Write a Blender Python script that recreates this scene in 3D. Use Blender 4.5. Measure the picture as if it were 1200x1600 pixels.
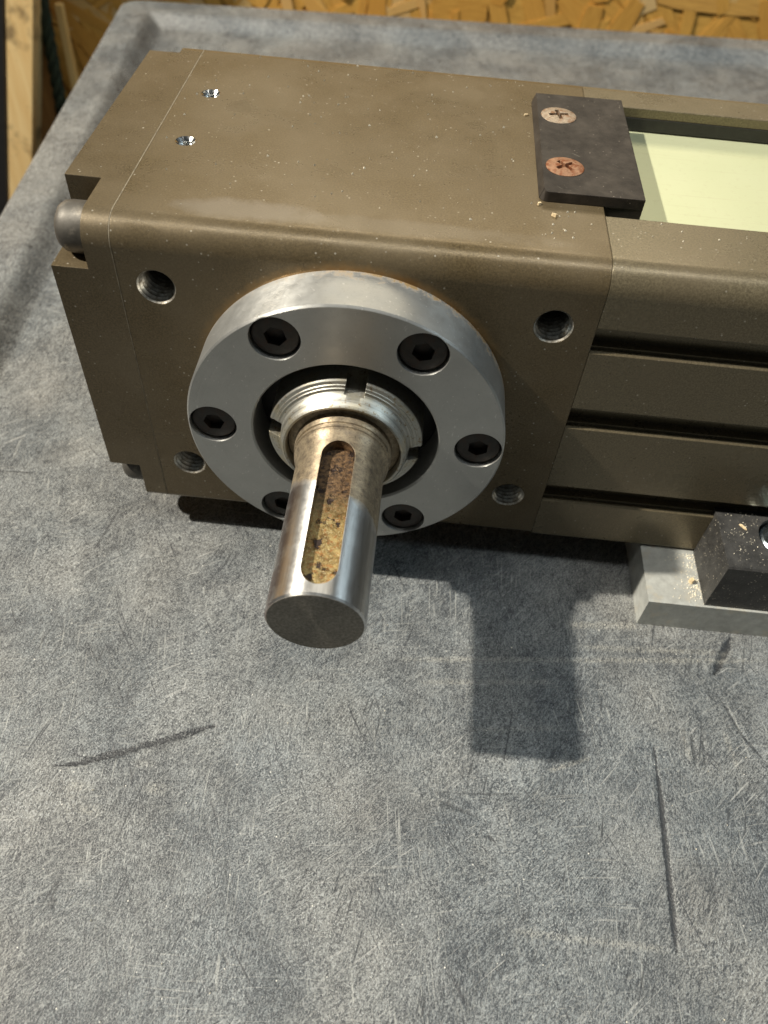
import bpy, bmesh, math, random
import numpy as np
from mathutils import Vector, Matrix, Euler

rng = random.Random(7)
S = 0.001                      # everything below is written in millimetres
scene = bpy.context.scene
for o in list(bpy.data.objects):
    bpy.data.objects.remove(o)
COL = scene.collection

# ------------------------------------------------------------------ camera
cam = bpy.data.cameras.new('camera')
cam.sensor_fit = 'AUTO'
cam.sensor_width = 36.0
cam.lens = 1244.378 / 1600 * 36
cam.clip_start = 0.01
cam.clip_end = 30
cam.dof.use_dof = True
cam.dof.focus_distance = 0.212
cam.dof.aperture_fstop = 16
camera = bpy.data.objects.new('camera', cam)
COL.objects.link(camera)
camera.location = (0.0746675, -0.1669266, 0.2048661)
camera.rotation_euler = (0.69118, -0.05744, 0.08482)
scene.camera = camera

# ------------------------------------------------------------------ light
world = bpy.data.worlds.new('World')
scene.world = world
world.use_nodes = True
bg = world.node_tree.nodes['Background']
bg.inputs[0].default_value = (0.90, 1.0, 1.02, 1)
bg.inputs[1].default_value = 0.04


def lamp(name, loc, target, size, energy, color, size_y=None):
    l = bpy.data.lights.new(name, 'AREA')
    l.energy = energy
    l.color = color
    if size_y:
        l.shape = 'RECTANGLE'
        l.size = size
        l.size_y = size_y
    else:
        l.shape = 'DISK'
        l.size = size
    o = bpy.data.objects.new(name, l)
    COL.objects.link(o)
    o.location = loc
    o.rotation_euler = (Vector(target) - Vector(loc)).to_track_quat('-Z', 'Y').to_euler()
    return o


KD = 2.2
lamp('work_lamp', (0.06 - 0.686 * KD, -0.073 - 0.017 * KD, 0.05 + 0.727 * KD), (0.06, -0.03, 0.0),
     0.062, 96, (1.0, 0.93, 0.80))
lamp('ceiling_strip_lamp', (0.10, -0.12, 1.75), (0.08, 0.05, 0.08), 1.3, 9.5, (0.98, 0.98, 0.93), 0.25)
lamp('far_fill_light', (0.15, 1.75, 1.45), (0.07, 0.0, 0.05), 1.5, 9.5, (1.0, 0.88, 0.66), 0.55)  # added light behind the wall, brightens the flange rim and top faces
lamp('side_lamp', (1.35, 0.02, 1.15), (0.10, -0.03, 0.0), 0.45, 6.0, (0.72, 0.90, 1.0), 0.45)

scene.view_settings.view_transform = 'Standard'
scene.view_settings.look = 'None'
scene.view_settings.exposure = 0
scene.view_settings.gamma = 1
scene.render.engine = 'CYCLES'
scene.cycles.max_bounces = 6
scene.cycles.diffuse_bounces = 3
scene.cycles.glossy_bounces = 4
scene.render.resolution_x = 768
scene.render.resolution_y = 1024


# ------------------------------------------------------------------ node helpers
class Mat:
    def __init__(self, name, rough=0.5, metal=0.0, color=(0.5, 0.5, 0.5), bevel=0.0, spec=0.5):
        self.m = bpy.data.materials.new(name)
        self.m.use_nodes = True
        self.t = self.m.node_tree
        self.p = self.t.nodes['Principled BSDF']
        self.p.inputs['Roughness'].default_value = rough
        self.p.inputs['Metallic'].default_value = metal
        self.p.inputs['Base Color'].default_value = (*color, 1)
        self.p.inputs['Specular IOR Level'].default_value = spec
        tc = self.n('ShaderNodeTexCoord')
        mp = self.n('ShaderNodeVectorMath', operation='SCALE')
        mp.inputs['Scale'].default_value = 1000
        self.l(tc.outputs['Object'], mp.inputs[0])
        self.co = mp.outputs[0]
        self.nrm = None
        if bevel:
            b = self.n('ShaderNodeBevel', samples=2)
            b.inputs['Radius'].default_value = bevel * S
            self.nrm = b.outputs[0]
            self.l(self.nrm, self.p.inputs['Normal'])

    def n(self, typ, **kw):
        nd = self.t.nodes.new(typ)
        for k, v in kw.items():
            setattr(nd, k, v)
        return nd

    def l(self, a, b):
        self.t.links.new(a, b)

    def map(self, scale=(1, 1, 1), rot=(0, 0, 0), loc=(0, 0, 0), src=None):
        mp = self.n('ShaderNodeMapping')
        mp.inputs['Scale'].default_value = scale
        mp.inputs['Rotation'].default_value = [math.radians(a) for a in rot]
        mp.inputs['Location'].default_value = loc
        # rotate first, then stretch
        if any(rot):
            m0 = self.n('ShaderNodeMapping')
            m0.inputs['Rotation'].default_value = [math.radians(a) for a in rot]
            mp.inputs['Rotation'].default_value = (0, 0, 0)
            self.l(src or self.co, m0.inputs[0])
            self.l(m0.outputs[0], mp.inputs[0])
        else:
            self.l(src or self.co, mp.inputs[0])
        return mp.outputs[0]

    def noise(self, scale, detail=4, rough=0.6, vec=None, dist=0.0):
        nd = self.n('ShaderNodeTexNoise')
        nd.inputs['Scale'].default_value = scale
        nd.inputs['Detail'].default_value = detail
        nd.inputs['Roughness'].default_value = rough
        nd.inputs['Distortion'].default_value = dist
        self.l(vec or self.co, nd.inputs['Vector'])
        return nd.outputs['Fac']

    def voronoi(self, scale, vec=None, feature='F1', out='Distance'):
        nd = self.n('ShaderNodeTexVoronoi', feature=feature)
        nd.inputs['Scale'].default_value = scale
        self.l(vec or self.co, nd.inputs['Vector'])
        return nd.outputs[out]

    def ramp(self, fac, lo, hi, a=0.0, b=1.0, smooth=False):
        nd = self.n('ShaderNodeMapRange')
        nd.interpolation_type = 'SMOOTHSTEP' if smooth else 'LINEAR'
        nd.inputs[1].default_value = lo
        nd.inputs[2].default_value = hi
        nd.inputs[3].default_value = a
        nd.inputs[4].default_value = b
        self.l(fac, nd.inputs[0])
        return nd.outputs[0]

    def math(self, op, a, b=None, clamp=False):
        nd = self.n('ShaderNodeMath', operation=op, use_clamp=clamp)
        for i, v in enumerate((a, b)):
            if v is None:
                continue
            if isinstance(v, (int, float)):
                nd.inputs[i].default_value = v
            else:
                self.l(v, nd.inputs[i])
        return nd.outputs[0]

    def mix(self, fac, a, b, blend='MIX'):
        nd = self.n('ShaderNodeMix', data_type='RGBA', blend_type=blend)
        for i, v in ((0, fac), (6, a), (7, b)):
            if isinstance(v, (int, float)):
                nd.inputs[i].default_value = v
            elif isinstance(v, tuple):
                nd.inputs[i].default_value = (*v, 1)
            else:
                self.l(v, nd.inputs[i])
        return nd.outputs[2]

    def attr(self, name):
        nd = self.n('ShaderNodeAttribute', attribute_name=name)
        return nd.outputs['Fac']

    def sep(self, src=None):
        nd = self.n('ShaderNodeSeparateXYZ')
        self.l(src or self.co, nd.inputs[0])
        return nd.outputs

    def bump(self, h, dist, strength=1.0):
        nd = self.n('ShaderNodeBump')
        nd.inputs['Strength'].default_value = strength
        nd.inputs['Distance'].default_value = dist * S
        self.l(h, nd.inputs['Height'])
        if self.nrm:
            self.l(self.nrm, nd.inputs['Normal'])
        self.nrm = nd.outputs[0]
        self.l(self.nrm, self.p.inputs['Normal'])

    def set(self, inp, v):
        self.l(v, self.p.inputs[inp])


# ------------------------------------------------------------------ materials
def anodised(name, base, metal=0.42, rough=0.30, smudge=False):
    m = Mat(name, rough, metal, base, bevel=0.35)
    fine = m.noise(2.0, 3, 0.75)
    big = m.noise(0.035, 4, 0.6)
    c = m.mix(m.ramp(fine, 0.40, 0.62), tuple(b * 0.72 for b in base), tuple(b * 1.26 for b in base))
    c = m.mix(m.ramp(big, 0.40, 0.66, 0, 0.50), c, (0.190, 0.152, 0.098))
    # tiny pale specks of dust stuck to the coat
    sp = m.voronoi(0.42)
    spm = m.math('MULTIPLY', m.ramp(sp, 0.07, 0.13, 1, 0), m.ramp(m.noise(0.12, 2), 0.44, 0.58))
    c = m.mix(m.math('MULTIPLY', spm, 0.75), c, (0.52, 0.48, 0.40))
    sp2 = m.voronoi(1.7)
    spm2 = m.math('MULTIPLY', m.ramp(sp2, 0.10, 0.18, 1, 0), m.ramp(m.noise(0.05, 3), 0.45, 0.65))
    c = m.mix(m.math('MULTIPLY', spm2, 0.40), c, (0.45, 0.40, 0.31))
    scr = m.noise(1.0, 2, 0.5, m.map((0.05, 0.9, 0.9), (20, 30, 55)))
    c = m.mix(m.ramp(scr, 0.72, 0.76, 0, 0.25), c, (0.42, 0.37, 0.28))
    if smudge:
        # hand smears on the top, brown grime round the flange seat (local mm, origin at the middle of the block)
        x, y, z = m.sep()
        def blob(cx, cy, rx, ry):
            a = m.math('DIVIDE', m.math('SUBTRACT', x, cx), rx)
            b = m.math('DIVIDE', m.math('SUBTRACT', y, cy), ry)
            d = m.math('ADD', m.math('MULTIPLY', a, a), m.math('MULTIPLY', b, b))
            d = m.math('ADD', d, m.math('MULTIPLY', m.math('SUBTRACT', m.noise(0.12, 4, 0.65), 0.5), 2.2))
            return m.math('MULTIPLY', m.ramp(d, 0.35, 1.25, 1, 0), m.ramp(z, 44, 48))
        for cx, cy, rx, ry, amt, col in ((-29, -43, 18, 5, 0.55, (0.235, 0.205, 0.165)), (8, -44, 40, 3.5, 0.35, (0.21, 0.18, 0.135)),
                                         (36, -20, 13, 16, 0.25, (0.12, 0.09, 0.05)), (-40, 20, 16, 26, 0.25, (0.23, 0.19, 0.13))):
            c = m.mix(m.math('MULTIPLY', blob(cx, cy, rx, ry), amt), c, col)
        dx = m.math('ADD', x, 0.6)
        dz = m.math('SUBTRACT', z, 0.74)
        rad = m.math('SQRT', m.math('ADD', m.math('MULTIPLY', dx, dx), m.math('MULTIPLY', dz, dz)))
        gr = m.math('ADD', rad, m.math('MULTIPLY', m.math('SUBTRACT', m.noise(0.5, 4, 0.7), 0.5), 5.0))
        gr = m.math('MULTIPLY', m.ramp(gr, 43.0, 45.2, 1, 0), m.ramp(z, 10, 30))
        gr = m.math('MULTIPLY', gr, m.ramp(y, -54.0, -53.0, 1, 0))
        c = m.mix(m.math('MULTIPLY', gr, 0.7), c, (0.30, 0.19, 0.08))
    m.set('Base Color', c)
    m.set('Roughness', m.ramp(m.noise(0.06, 5, 0.7), 0.3, 0.7, rough - 0.07, rough + 0.10))
    m.bump(m.noise(3.0, 2, 0.6), 0.03, 0.6)
    return m.m


BR = (0.136, 0.101, 0.053)
M_housing = anodised('bronze_anodised', BR, smudge=True)
M_cap = anodised('bronze_anodised_cap', (0.134, 0.101, 0.056))
M_profile = anodised('olive_anodised', (0.185, 0.154, 0.097), rough=0.29)


def aluminium():
    m = Mat('turned_aluminium', 0.34, 1.0, (0.62, 0.62, 0.60), bevel=0.3)
    x, y, z = m.sep()
    r = m.math('SQRT', m.math('ADD', m.math('MULTIPLY', x, x), m.math('MULTIPLY', z, z)))
    comb = m.n('ShaderNodeCombineXYZ')
    m.l(r, comb.inputs[0])
    m.l(y, comb.inputs[1])
    rings = m.noise(2.5, 3, 0.7, comb.outputs[0])
    blot = m.noise(0.09, 5, 0.65)
    c = m.mix(m.ramp(blot, 0.35, 0.7), (0.42, 0.42, 0.405), (0.475, 0.475, 0.455))
    c = m.mix(m.ramp(m.noise(1.3, 3), 0.58, 0.75, 0, 0.5), c, (0.30, 0.30, 0.29))
    spk = m.math('MULTIPLY', m.ramp(m.voronoi(0.55), 0.06, 0.11, 0.8, 0), m.ramp(m.noise(0.2, 2), 0.50, 0.58))
    c = m.mix(spk, c, (0.75, 0.73, 0.68))
    nick = m.noise(1.0, 2, 0.5, m.map((0.06, 1.4, 0.9), (35, 20, 60)))
    c = m.mix(m.ramp(nick, 0.69, 0.73, 0, 0.5), c, (0.72, 0.71, 0.69))
    # brown grime that has crept up from the joint with the housing
    g = m.math('ADD', y, m.math('MULTIPLY', m.math('SUBTRACT', m.noise(0.45, 5, 0.75), 0.5), 20.0))
    gm = m.ramp(g, -2.6, 0.6, 0.0, 0.95)
    gm = m.math('MULTIPLY', gm, m.ramp(x, -24, 6, 0.15, 1.0))
    gm = m.math('MULTIPLY', gm, m.ramp(r, 41, 42.5))
    c = m.mix(gm, c, (0.30, 0.20, 0.09))
    m.set('Base Color', c)
    m.set('Metallic', m.ramp(gm, 0, 0.6, 0.75, 0.1))
    m.set('Roughness', m.ramp(m.noise(0.25, 5, 0.7), 0.3, 0.7, 0.34, 0.48))
    m.bump(rings, 0.05, 0.7)
    tg = m.n('ShaderNodeTangent', direction_type='RADIAL', axis='Y')
    m.l(tg.outputs[0], m.p.inputs['Tangent'])
    m.p.inputs['Anisotropic'].default_value = 0.6
    m.p.inputs['Anisotropic Rotation'].default_value = 0.25
    return m.m


M_alu = aluminium()


def steel_shaft():
    # local origin on the axis at the housing face, y runs along the shaft (negative outwards)
    m = Mat('ground_steel_shaft', 0.22, 1.0, (0.62, 0.60, 0.57), bevel=0.25)
    x, y, z = m.sep()
    edge = m.math('ADD', y, m.math('MULTIPLY', m.math('SUBTRACT', m.noise(0.22, 4, 0.6), 0.5), 5.0))
    edge = m.math('ADD', edge, m.math('MULTIPLY', x, 0.45))
    old = m.ramp(edge, -43.5, -41.0)
    tipd = m.ramp(y, -73.15, -73.10, 1, 0)
    streak = m.noise(1.0, 4, 0.6, m.map((0.9, 0.06, 0.9)))
    ringn = m.noise(1.0, 3, 0.6, m.map((0.1, 1.8, 0.1)))
    c = m.mix(m.ramp(streak, 0.35, 0.65), (0.58, 0.57, 0.55), (0.78, 0.77, 0.75))
    cold = m.mix(m.ramp(m.noise(0.5, 6, 0.75), 0.36, 0.62), (0.21, 0.17, 0.125), (0.46, 0.37, 0.25))
    cold = m.mix(m.ramp(m.noise(1.7, 4, 0.7), 0.56, 0.68, 0, 0.8), cold, (0.13, 0.085, 0.05))
    # purple/brown tint in patches on the left flank of the bare part
    st = m.math('MULTIPLY', m.ramp(x, -7.5, -9.5), m.ramp(m.noise(0.13, 4), 0.40, 0.55))
    c = m.mix(m.math('MULTIPLY', st, 0.75), c, (0.23, 0.15, 0.13))
    c = m.mix(old, c, cold)
    spots = m.ramp(m.noise(0.9, 4, 0.7), 0.66, 0.72, 0, 0.5)
    c = m.mix(spots, c, (0.20, 0.15, 0.10))
    c = m.mix(tipd, c, m.mix(m.ramp(m.noise(1.5, 5, 0.75), 0.36, 0.64), (0.20, 0.185, 0.155), (0.38, 0.355, 0.31)))
    m.set('Base Color', c)
    m.set('Metallic', m.math('SUBTRACT', m.ramp(old, 0, 1, 0.95, 0.60), m.math('MULTIPLY', tipd, 0.45)))
    rr = m.math('ADD', m.ramp(old, 0, 1, 0.36, 0.44), m.ramp(m.noise(0.6, 4), 0.3, 0.7, -0.03, 0.08))
    rr = m.math('ADD', rr, m.math('MULTIPLY', tipd, 0.4))
    m.set('Roughness', rr)
    tg = m.n('ShaderNodeTangent', direction_type='RADIAL', axis='Y')
    m.l(tg.outputs[0], m.p.inputs['Tangent'])
    m.p.inputs['Anisotropic'].default_value = 0.8
    m.p.inputs['Anisotropic Rotation'].default_value = 0.25
    h = m.math('ADD', m.math('MULTIPLY', m.noise(1.6, 4, 0.7), old), m.math('MULTIPLY', ringn, 0.35))
    m.bump(h, 0.08, 0.7)
    return m.m


M_shaft = steel_shaft()


def keyway_rust():
    m = Mat('keyway_rust', 0.42, 0.35, (0.3, 0.2, 0.05))
    x, y, z = m.sep()
    n = m.noise(0.55, 6, 0.75)
    n2 = m.noise(0.9, 5, 0.7, m.map(loc=(13, 7, 3)))
    gold = m.mix(m.ramp(n, 0.38, 0.62), (0.13, 0.075, 0.022), (0.42, 0.32, 0.13))
    gold = m.mix(m.ramp(n2, 0.52, 0.62, 0, 0.8), gold, (0.30, 0.12, 0.03))
    gold = m.mix(m.ramp(m.noise(2.4, 3, 0.7), 0.56, 0.66, 0, 0.8), gold, (0.56, 0.49, 0.30))
    brown = m.mix(m.ramp(n2, 0.4, 0.6), (0.045, 0.028, 0.018), (0.20, 0.12, 0.06))
    c = m.mix(m.ramp(m.math('ADD', y, m.math('MULTIPLY', n, 10)), -46, -36), gold, brown)
    pit = m.noise(0.33, 4, 0.6, m.map(loc=(3, 21, 5)))
    c = m.mix(m.ramp(pit, 0.60, 0.635), c, (0.035, 0.022, 0.018))
    m.set('Base Color', c)
    m.set('Roughness', m.ramp(n, 0.3, 0.7, 0.22, 0.6))
    m.bump(m.math('SUBTRACT', n, m.ramp(pit, 0.58, 0.64)), 0.35, 0.9)
    return m.m


M_key = keyway_rust()


def nut_steel():
    m = Mat('worn_zinc_nut', 0.36, 0.85, (0.6, 0.57, 0.45), bevel=0.25)
    x, y, z = m.sep()
    r = m.math('SQRT', m.math('ADD', m.math('MULTIPLY', x, x), m.math('MULTIPLY', z, z)))
    comb = m.n('ShaderNodeCombineXYZ')
    m.l(r, comb.inputs[0])
    rings = m.noise(1.6, 4, 0.8, comb.outputs[0])
    c = m.mix(m.ramp(rings, 0.4, 0.6), (0.32, 0.315, 0.285), (0.54, 0.53, 0.48))
    c = m.mix(m.ramp(m.noise(0.16, 4, 0.6), 0.48, 0.66, 0, 0.6), c, (0.48, 0.42, 0.28))
    c = m.mix(m.ramp(m.noise(0.9, 5, 0.75), 0.55, 0.66, 0, 0.85), c, (0.22, 0.14, 0.06))
    m.set('Base Color', c)
    m.set('Roughness', m.ramp(rings, 0.3, 0.7, 0.34, 0.52))
    m.bump(rings, 0.12, 0.8)
    return m.m


M_nut = nut_steel()


def simple(name, base, rough, metal, var=0.25, nscale=0.5, bumpd=0.05, bevel=0.25, stain=None, stain_amt=(0.55, 0.7)):
    m = Mat(name, rough, metal, base, bevel=bevel)
    n = m.noise(nscale, 5, 0.65)
    c = m.mix(m.ramp(n, 0.3, 0.7), tuple(b * (1 - var) for b in base), tuple(min(1, b * (1 + var)) for b in base))
    if stain:
        c = m.mix(m.ramp(m.noise(nscale * 0.6, 5, 0.7, m.map(loc=(5, 9, 2))), *stain_amt), c, stain)
    m.set('Base Color', c)
    m.set('Roughness', m.ramp(m.noise(nscale * 0.7, 4), 0.3, 0.7, max(0.05, rough - 0.08), rough + 0.08))
    if bumpd:
        m.bump(m.noise(nscale * 4, 3), bumpd, 0.7)
    return m.m


M_blackox = simple('black_oxide_screw', (0.036, 0.031, 0.026), 0.55, 0.2, stain=(0.05, 0.028, 0.018), stain_amt=(0.5, 0.65))
M_capscrew = simple('dull_steel_screw', (0.10, 0.092, 0.08), 0.55, 0.5, nscale=0.3, stain=(0.20, 0.18, 0.15))
def thread_mat():
    m = Mat('bare_tapped_thread', 0.34, 0.8, (0.5, 0.5, 0.45))
    x, y, z = m.sep()
    ph = m.math('FRACT', m.math('DIVIDE', m.math('SUBTRACT', y, 0.5), 1.5))
    root = m.math('SUBTRACT', 1.0, m.math('MULTIPLY', m.math('ABSOLUTE', m.math('SUBTRACT', ph, 0.2)), 3.0), clamp=True)
    n = m.noise(0.6, 4, 0.7)
    c = m.mix(m.ramp(n, 0.36, 0.62), (0.26, 0.22, 0.16), (0.74, 0.72, 0.66))
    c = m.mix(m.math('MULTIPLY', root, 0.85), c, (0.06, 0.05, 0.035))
    c = m.mix(m.ramp(y, 3.5, 10.0, 0, 0.75), c, (0.10, 0.085, 0.06))  # colour darkens with depth: shade of the hole painted in
    m.set('Base Color', c)
    m.bump(n, 0.1, 0.6)
    return m.m


M_thread = thread_mat()
M_bright = simple('bright_tapped_thread', (0.80, 0.80, 0.78), 0.16, 1.0, bumpd=0.0)
M_dark = simple('black_rubber_and_shade', (0.02, 0.019, 0.017), 0.6, 0.0)  # also colours the dark ring that stands for shade in the bore
M_zinc = simple('zinc_bolt', (0.62, 0.72, 0.78), 0.25, 1.0)
M_rustscrew = simple('tan_countersunk_screw', (0.44, 0.36, 0.28), 0.45, 0.7, nscale=0.7,
                     stain=(0.30, 0.15, 0.075), stain_amt=(0.50, 0.64), bumpd=0.1)
M_rustscrew2 = simple('rusty_countersunk_screw', (0.36, 0.20, 0.12), 0.5, 0.45, nscale=0.7,
                      stain=(0.22, 0.075, 0.03), stain_amt=(0.46, 0.60), bumpd=0.15)
M_plate = simple('sawn_aluminium_plate', (0.50, 0.51, 0.48), 0.45, 0.35, var=0.18, nscale=0.3, bumpd=0.08,
                 stain=(0.55, 0.52, 0.44))


def black_plate():
    m = Mat('black_bracket_plate', 0.6, 0.0, (0.03, 0.028, 0.025), bevel=0.35, spec=0.3)
    n = m.noise(0.14, 6, 0.7)
    c = m.mix(m.ramp(n, 0.35, 0.7), (0.018, 0.015, 0.013), (0.060, 0.050, 0.040))
    hair = m.noise(1.0, 3, 0.6, m.map((0.15, 1.4, 1), (0, 0, 40)))
    c = m.mix(m.ramp(hair, 0.69, 0.74, 0, 0.25), c, (0.30, 0.27, 0.22))
    sp = m.voronoi(0.6)
    c = m.mix(m.math('MULTIPLY', m.ramp(sp, 0.07, 0.12, 0.7, 0), m.ramp(m.noise(0.2, 2), 0.48, 0.6)), c, (0.35, 0.3, 0.24))
    m.set('Base Color', c)
    m.set('Roughness', m.ramp(n, 0.3, 0.7, 0.52, 0.75))
    m.bump(m.noise(2.0, 4), 0.06, 0.8)
    return m.m


M_black = black_plate()


def dusty_black():
    m = Mat('dusty_black_clamp', 0.55, 0.0, (0.03, 0.03, 0.03), bevel=0.3)
    n = m.noise(0.25, 5, 0.7)
    c = m.mix(m.ramp(n, 0.35, 0.7), (0.020, 0.019, 0.018), (0.052, 0.050, 0.047))
    sp = m.voronoi(1.1)
    c = m.mix(m.math('MULTIPLY', m.ramp(sp, 0.14, 0.24, 0.9, 0), m.ramp(m.noise(0.3, 3), 0.46, 0.60)), c, (0.42, 0.38, 0.30))
    c = m.mix(m.ramp(m.noise(2.2, 4, 0.8), 0.56, 0.72, 0, 0.3), c, (0.20, 0.19, 0.165))
    m.set('Base Color', c)
    m.bump(m.noise(2.5, 4), 0.1, 0.8)
    return m.m


M_clamp = dusty_black()


def strip_mat():
    m = Mat('cover_strip_reflection_tint', 0.42, 0.45, (0.80, 0.78, 0.42))  # yellow reflection on the steel band is put into its base colour
    n = m.noise(0.03, 4, 0.5)
    c = m.mix(m.ramp(n, 0.3, 0.7), (0.62, 0.65, 0.415), (0.66, 0.685, 0.455))
    c = m.mix(m.ramp(m.noise(0.5, 5, 0.7), 0.56, 0.72, 0, 0.35), c, (0.52, 0.50, 0.30))
    c = m.mix(m.ramp(m.noise(1.0, 2, 0.5, m.map((0.03, 1.3, 1))), 0.62, 0.70, 0, 0.25), c, (0.55, 0.53, 0.33))
    m.set('Base Color', c)
    return m.m


M_strip = strip_mat()


def table_mat():
    m = Mat('scuffed_grey_plastic', 0.5, 0.0, (0.15, 0.15, 0.15), spec=0.45)
    # slow bend of the grain so that streaks do not all run the same way
    warp = m.n('ShaderNodeTexNoise')
    warp.inputs['Scale'].default_value = 0.012
    warp.inputs['Detail'].default_value = 1
    m.l(m.co, warp.inputs['Vector'])
    off = m.n('ShaderNodeVectorMath', operation='SCALE')
    off.inputs['Scale'].default_value = 26
    m.l(warp.outputs['Color'], off.inputs[0])
    add = m.n('ShaderNodeVectorMath', operation='ADD')
    m.l(m.co, add.inputs[0])
    m.l(off.outputs[0], add.inputs[1])
    wc = add.outputs[0]
    s1 = m.noise(1.0, 4, 0.68, m.map((2.6, 0.55, 1), (0, 0, 38), src=wc))      # diagonal fibres
    s2 = m.noise(1.0, 4, 0.68, m.map((2.4, 0.60, 1), (0, 0, 6), src=wc))       # near upright fibres
    g = m.noise(2.3, 4, 0.72, wc)                                             # grain
    clump = m.noise(0.30, 4, 0.62, wc)
    smear = m.noise(1.0, 3, 0.55, m.map((0.11, 0.020, 1), (0, 0, 40)))
    smear2 = m.noise(1.0, 3, 0.55, m.map((0.14, 0.025, 1), (0, 0, -12), (40, 3, 0)))
    sel = m.ramp(m.noise(0.022, 2, 0.5), 0.40, 0.60)
    mixn = m.n('ShaderNodeMix', data_type='FLOAT')
    m.l(sel, mixn.inputs[0])
    m.l(s1, mixn.inputs[2])
    m.l(s2, mixn.inputs[3])
    st = m.math('ADD', m.math('MULTIPLY', mixn.outputs[0], 0.50), m.math('MULTIPLY', g, 0.50))
    lev = m.math('ADD', m.math('MULTIPLY', st, 0.90), m.math('MULTIPLY', clump, 0.10))
    lev = m.math('ADD', lev, m.math('MULTIPLY', m.math('SUBTRACT', smear, 0.5), 0.03))
    lev = m.math('ADD', lev, m.math('MULTIPLY', m.math('SUBTRACT', smear2, 0.5), 0.06))
    blot = m.noise(0.032, 6, 0.68, None, 0.6)
    lev = m.math('ADD', lev, m.math('MULTIPLY', m.math('SUBTRACT', blot, 0.5), 0.17))
    fac = m.ramp(lev, 0.455, 0.570)
    cool = m.mix(fac, (0.042, 0.048, 0.055), (0.212, 0.230, 0.236))
    warm = m.mix(fac, (0.050, 0.052, 0.055), (0.238, 0.238, 0.226))
    c = m.mix(m.ramp(m.noise(0.016, 3), 0.42, 0.62), cool, warm)
    for rot, loc, amt, lo, hi2 in ((36, (7, 3, 0), 0.34, 0.57, 0.66), (62, (17, 33, 0), 0.25, 0.58, 0.67), (4, (27, 13, 0), 0.30, 0.57, 0.66), (-22, (5, 63, 0), 0.25, 0.58, 0.67)):
        sv = m.noise(1.0, 2, 0.6, m.map((2.3, 0.16, 1), (0, 0, rot), loc, src=wc))
        msk = m.ramp(m.noise(0.045, 3, 0.6, m.map(loc=(loc[1], loc[0] * 3, 0))), 0.42, 0.58)
        sv = m.math('MULTIPLY', m.math('MULTIPLY', m.ramp(sv, lo, hi2), msk), amt)
        c = m.mix(sv, c, (0.36, 0.365, 0.345))
    # pale worn tips of the grain, thicker where the top has been rubbed
    tip = m.ramp(m.noise(1.9, 3, 0.6, m.map((1.15, 0.8, 1), (0, 0, 30), (3, 8, 0), src=wc)), 0.545, 0.62)
    c = m.mix(m.math('MULTIPLY', tip, m.ramp(blot, 0.40, 0.60, 0.10, 0.70)), c, (0.38, 0.395, 0.39))
    pitn = m.ramp(m.noise(1.6, 3, 0.6, m.map(loc=(23, 8, 0), src=wc)), 0.40, 0.34)
    c = m.mix(m.math('MULTIPLY', pitn, 0.7), c, (0.032, 0.035, 0.039))
    # thin scratches, pale and dark
    for rot, lo, hi2, col, amt, loc, sc in (
            (82, 0.655, 0.69, (0.44, 0.44, 0.41), 0.34, (3, 1, 0), (2.0, 0.022, 1)), (-6, 0.655, 0.69, (0.42, 0.425, 0.40), 0.45, (31, 5, 0), (1.8, 0.028, 1)),
            (48, 0.665, 0.70, (0.44, 0.44, 0.42), 0.50, (71, 9, 0), (2.2, 0.020, 1)), (14, 0.650, 0.68, (0.035, 0.038, 0.042), 0.75, (9, 44, 0), (1.5, 0.030, 1)),
            (-30, 0.66, 0.69, (0.035, 0.037, 0.042), 0.75, (19, 4, 0), (1.8, 0.024, 1))):
        sv = m.noise(1.0, 1, 0.5, m.map(sc, (0, 0, rot), loc, src=wc))
        msk = m.ramp(m.noise(0.06, 2, 0.5, m.map(loc=(loc[1] * 3, loc[0] * 2, 0))), 0.46, 0.60)
        c = m.mix(m.math('MULTIPLY', m.math('MULTIPLY', m.ramp(sv, lo, hi2), msk), amt), c, col)
    # gouges and rubbed lines put in one by one: the stored distance is cut off raggedly here
    rag = m.math('MULTIPLY', m.math('SUBTRACT', m.noise(1.5, 3, 0.7), 0.5), 2.2)
    gd = m.ramp(m.math('ADD', m.attr('gouge'), rag), 0.0, 0.35)
    gd = m.math('MULTIPLY', gd, m.attr('gouge_strength'))
    c = m.mix(gd, c, (0.030, 0.032, 0.035))
    c = m.mix(m.math('MULTIPLY', m.attr('rub'), m.ramp(st, 0.45, 0.58, 0, 0.7)), c, (0.46, 0.44, 0.38))
    sp = m.voronoi(0.33)
    c = m.mix(m.math('MULTIPLY', m.ramp(sp, 0.05, 0.08, 0.85, 0), m.ramp(m.noise(0.15, 2, 0.5), 0.53, 0.58)), c, (0.72, 0.70, 0.63))
    m.set('Base Color', c)
    m.set('Roughness', m.ramp(clump, 0.35, 0.65, 0.27, 0.42))
    # moulded leather grain: small cells with creases between them, finer tooth on top
    lw = m.n('ShaderNodeVectorMath', operation='SCALE')
    lw.inputs['Scale'].default_value = 1.3
    wn = m.n('ShaderNodeTexNoise')
    wn.inputs['Scale'].default_value = 0.8
    wn.inputs['Detail'].default_value = 2
    m.l(m.co, wn.inputs['Vector'])
    m.l(wn.outputs['Color'], lw.inputs[0])
    la = m.n('ShaderNodeVectorMath', operation='ADD')
    m.l(m.co, la.inputs[0])
    m.l(lw.outputs[0], la.inputs[1])
    cr = m.voronoi(1.05, m.map((1.25, 0.8, 1), (0, 0, 24), src=la.outputs[0]), 'DISTANCE_TO_EDGE')
    h = m.math('ADD', m.math('MULTIPLY', g, 0.75), m.math('MULTIPLY', m.ramp(cr, 0.0, 0.22), 0.30))
    h = m.math('ADD', h, m.math('MULTIPLY', clump, 0.05))
    m.bump(h, 0.20, 1.0)
    return m.m


M_table = table_mat()


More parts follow.
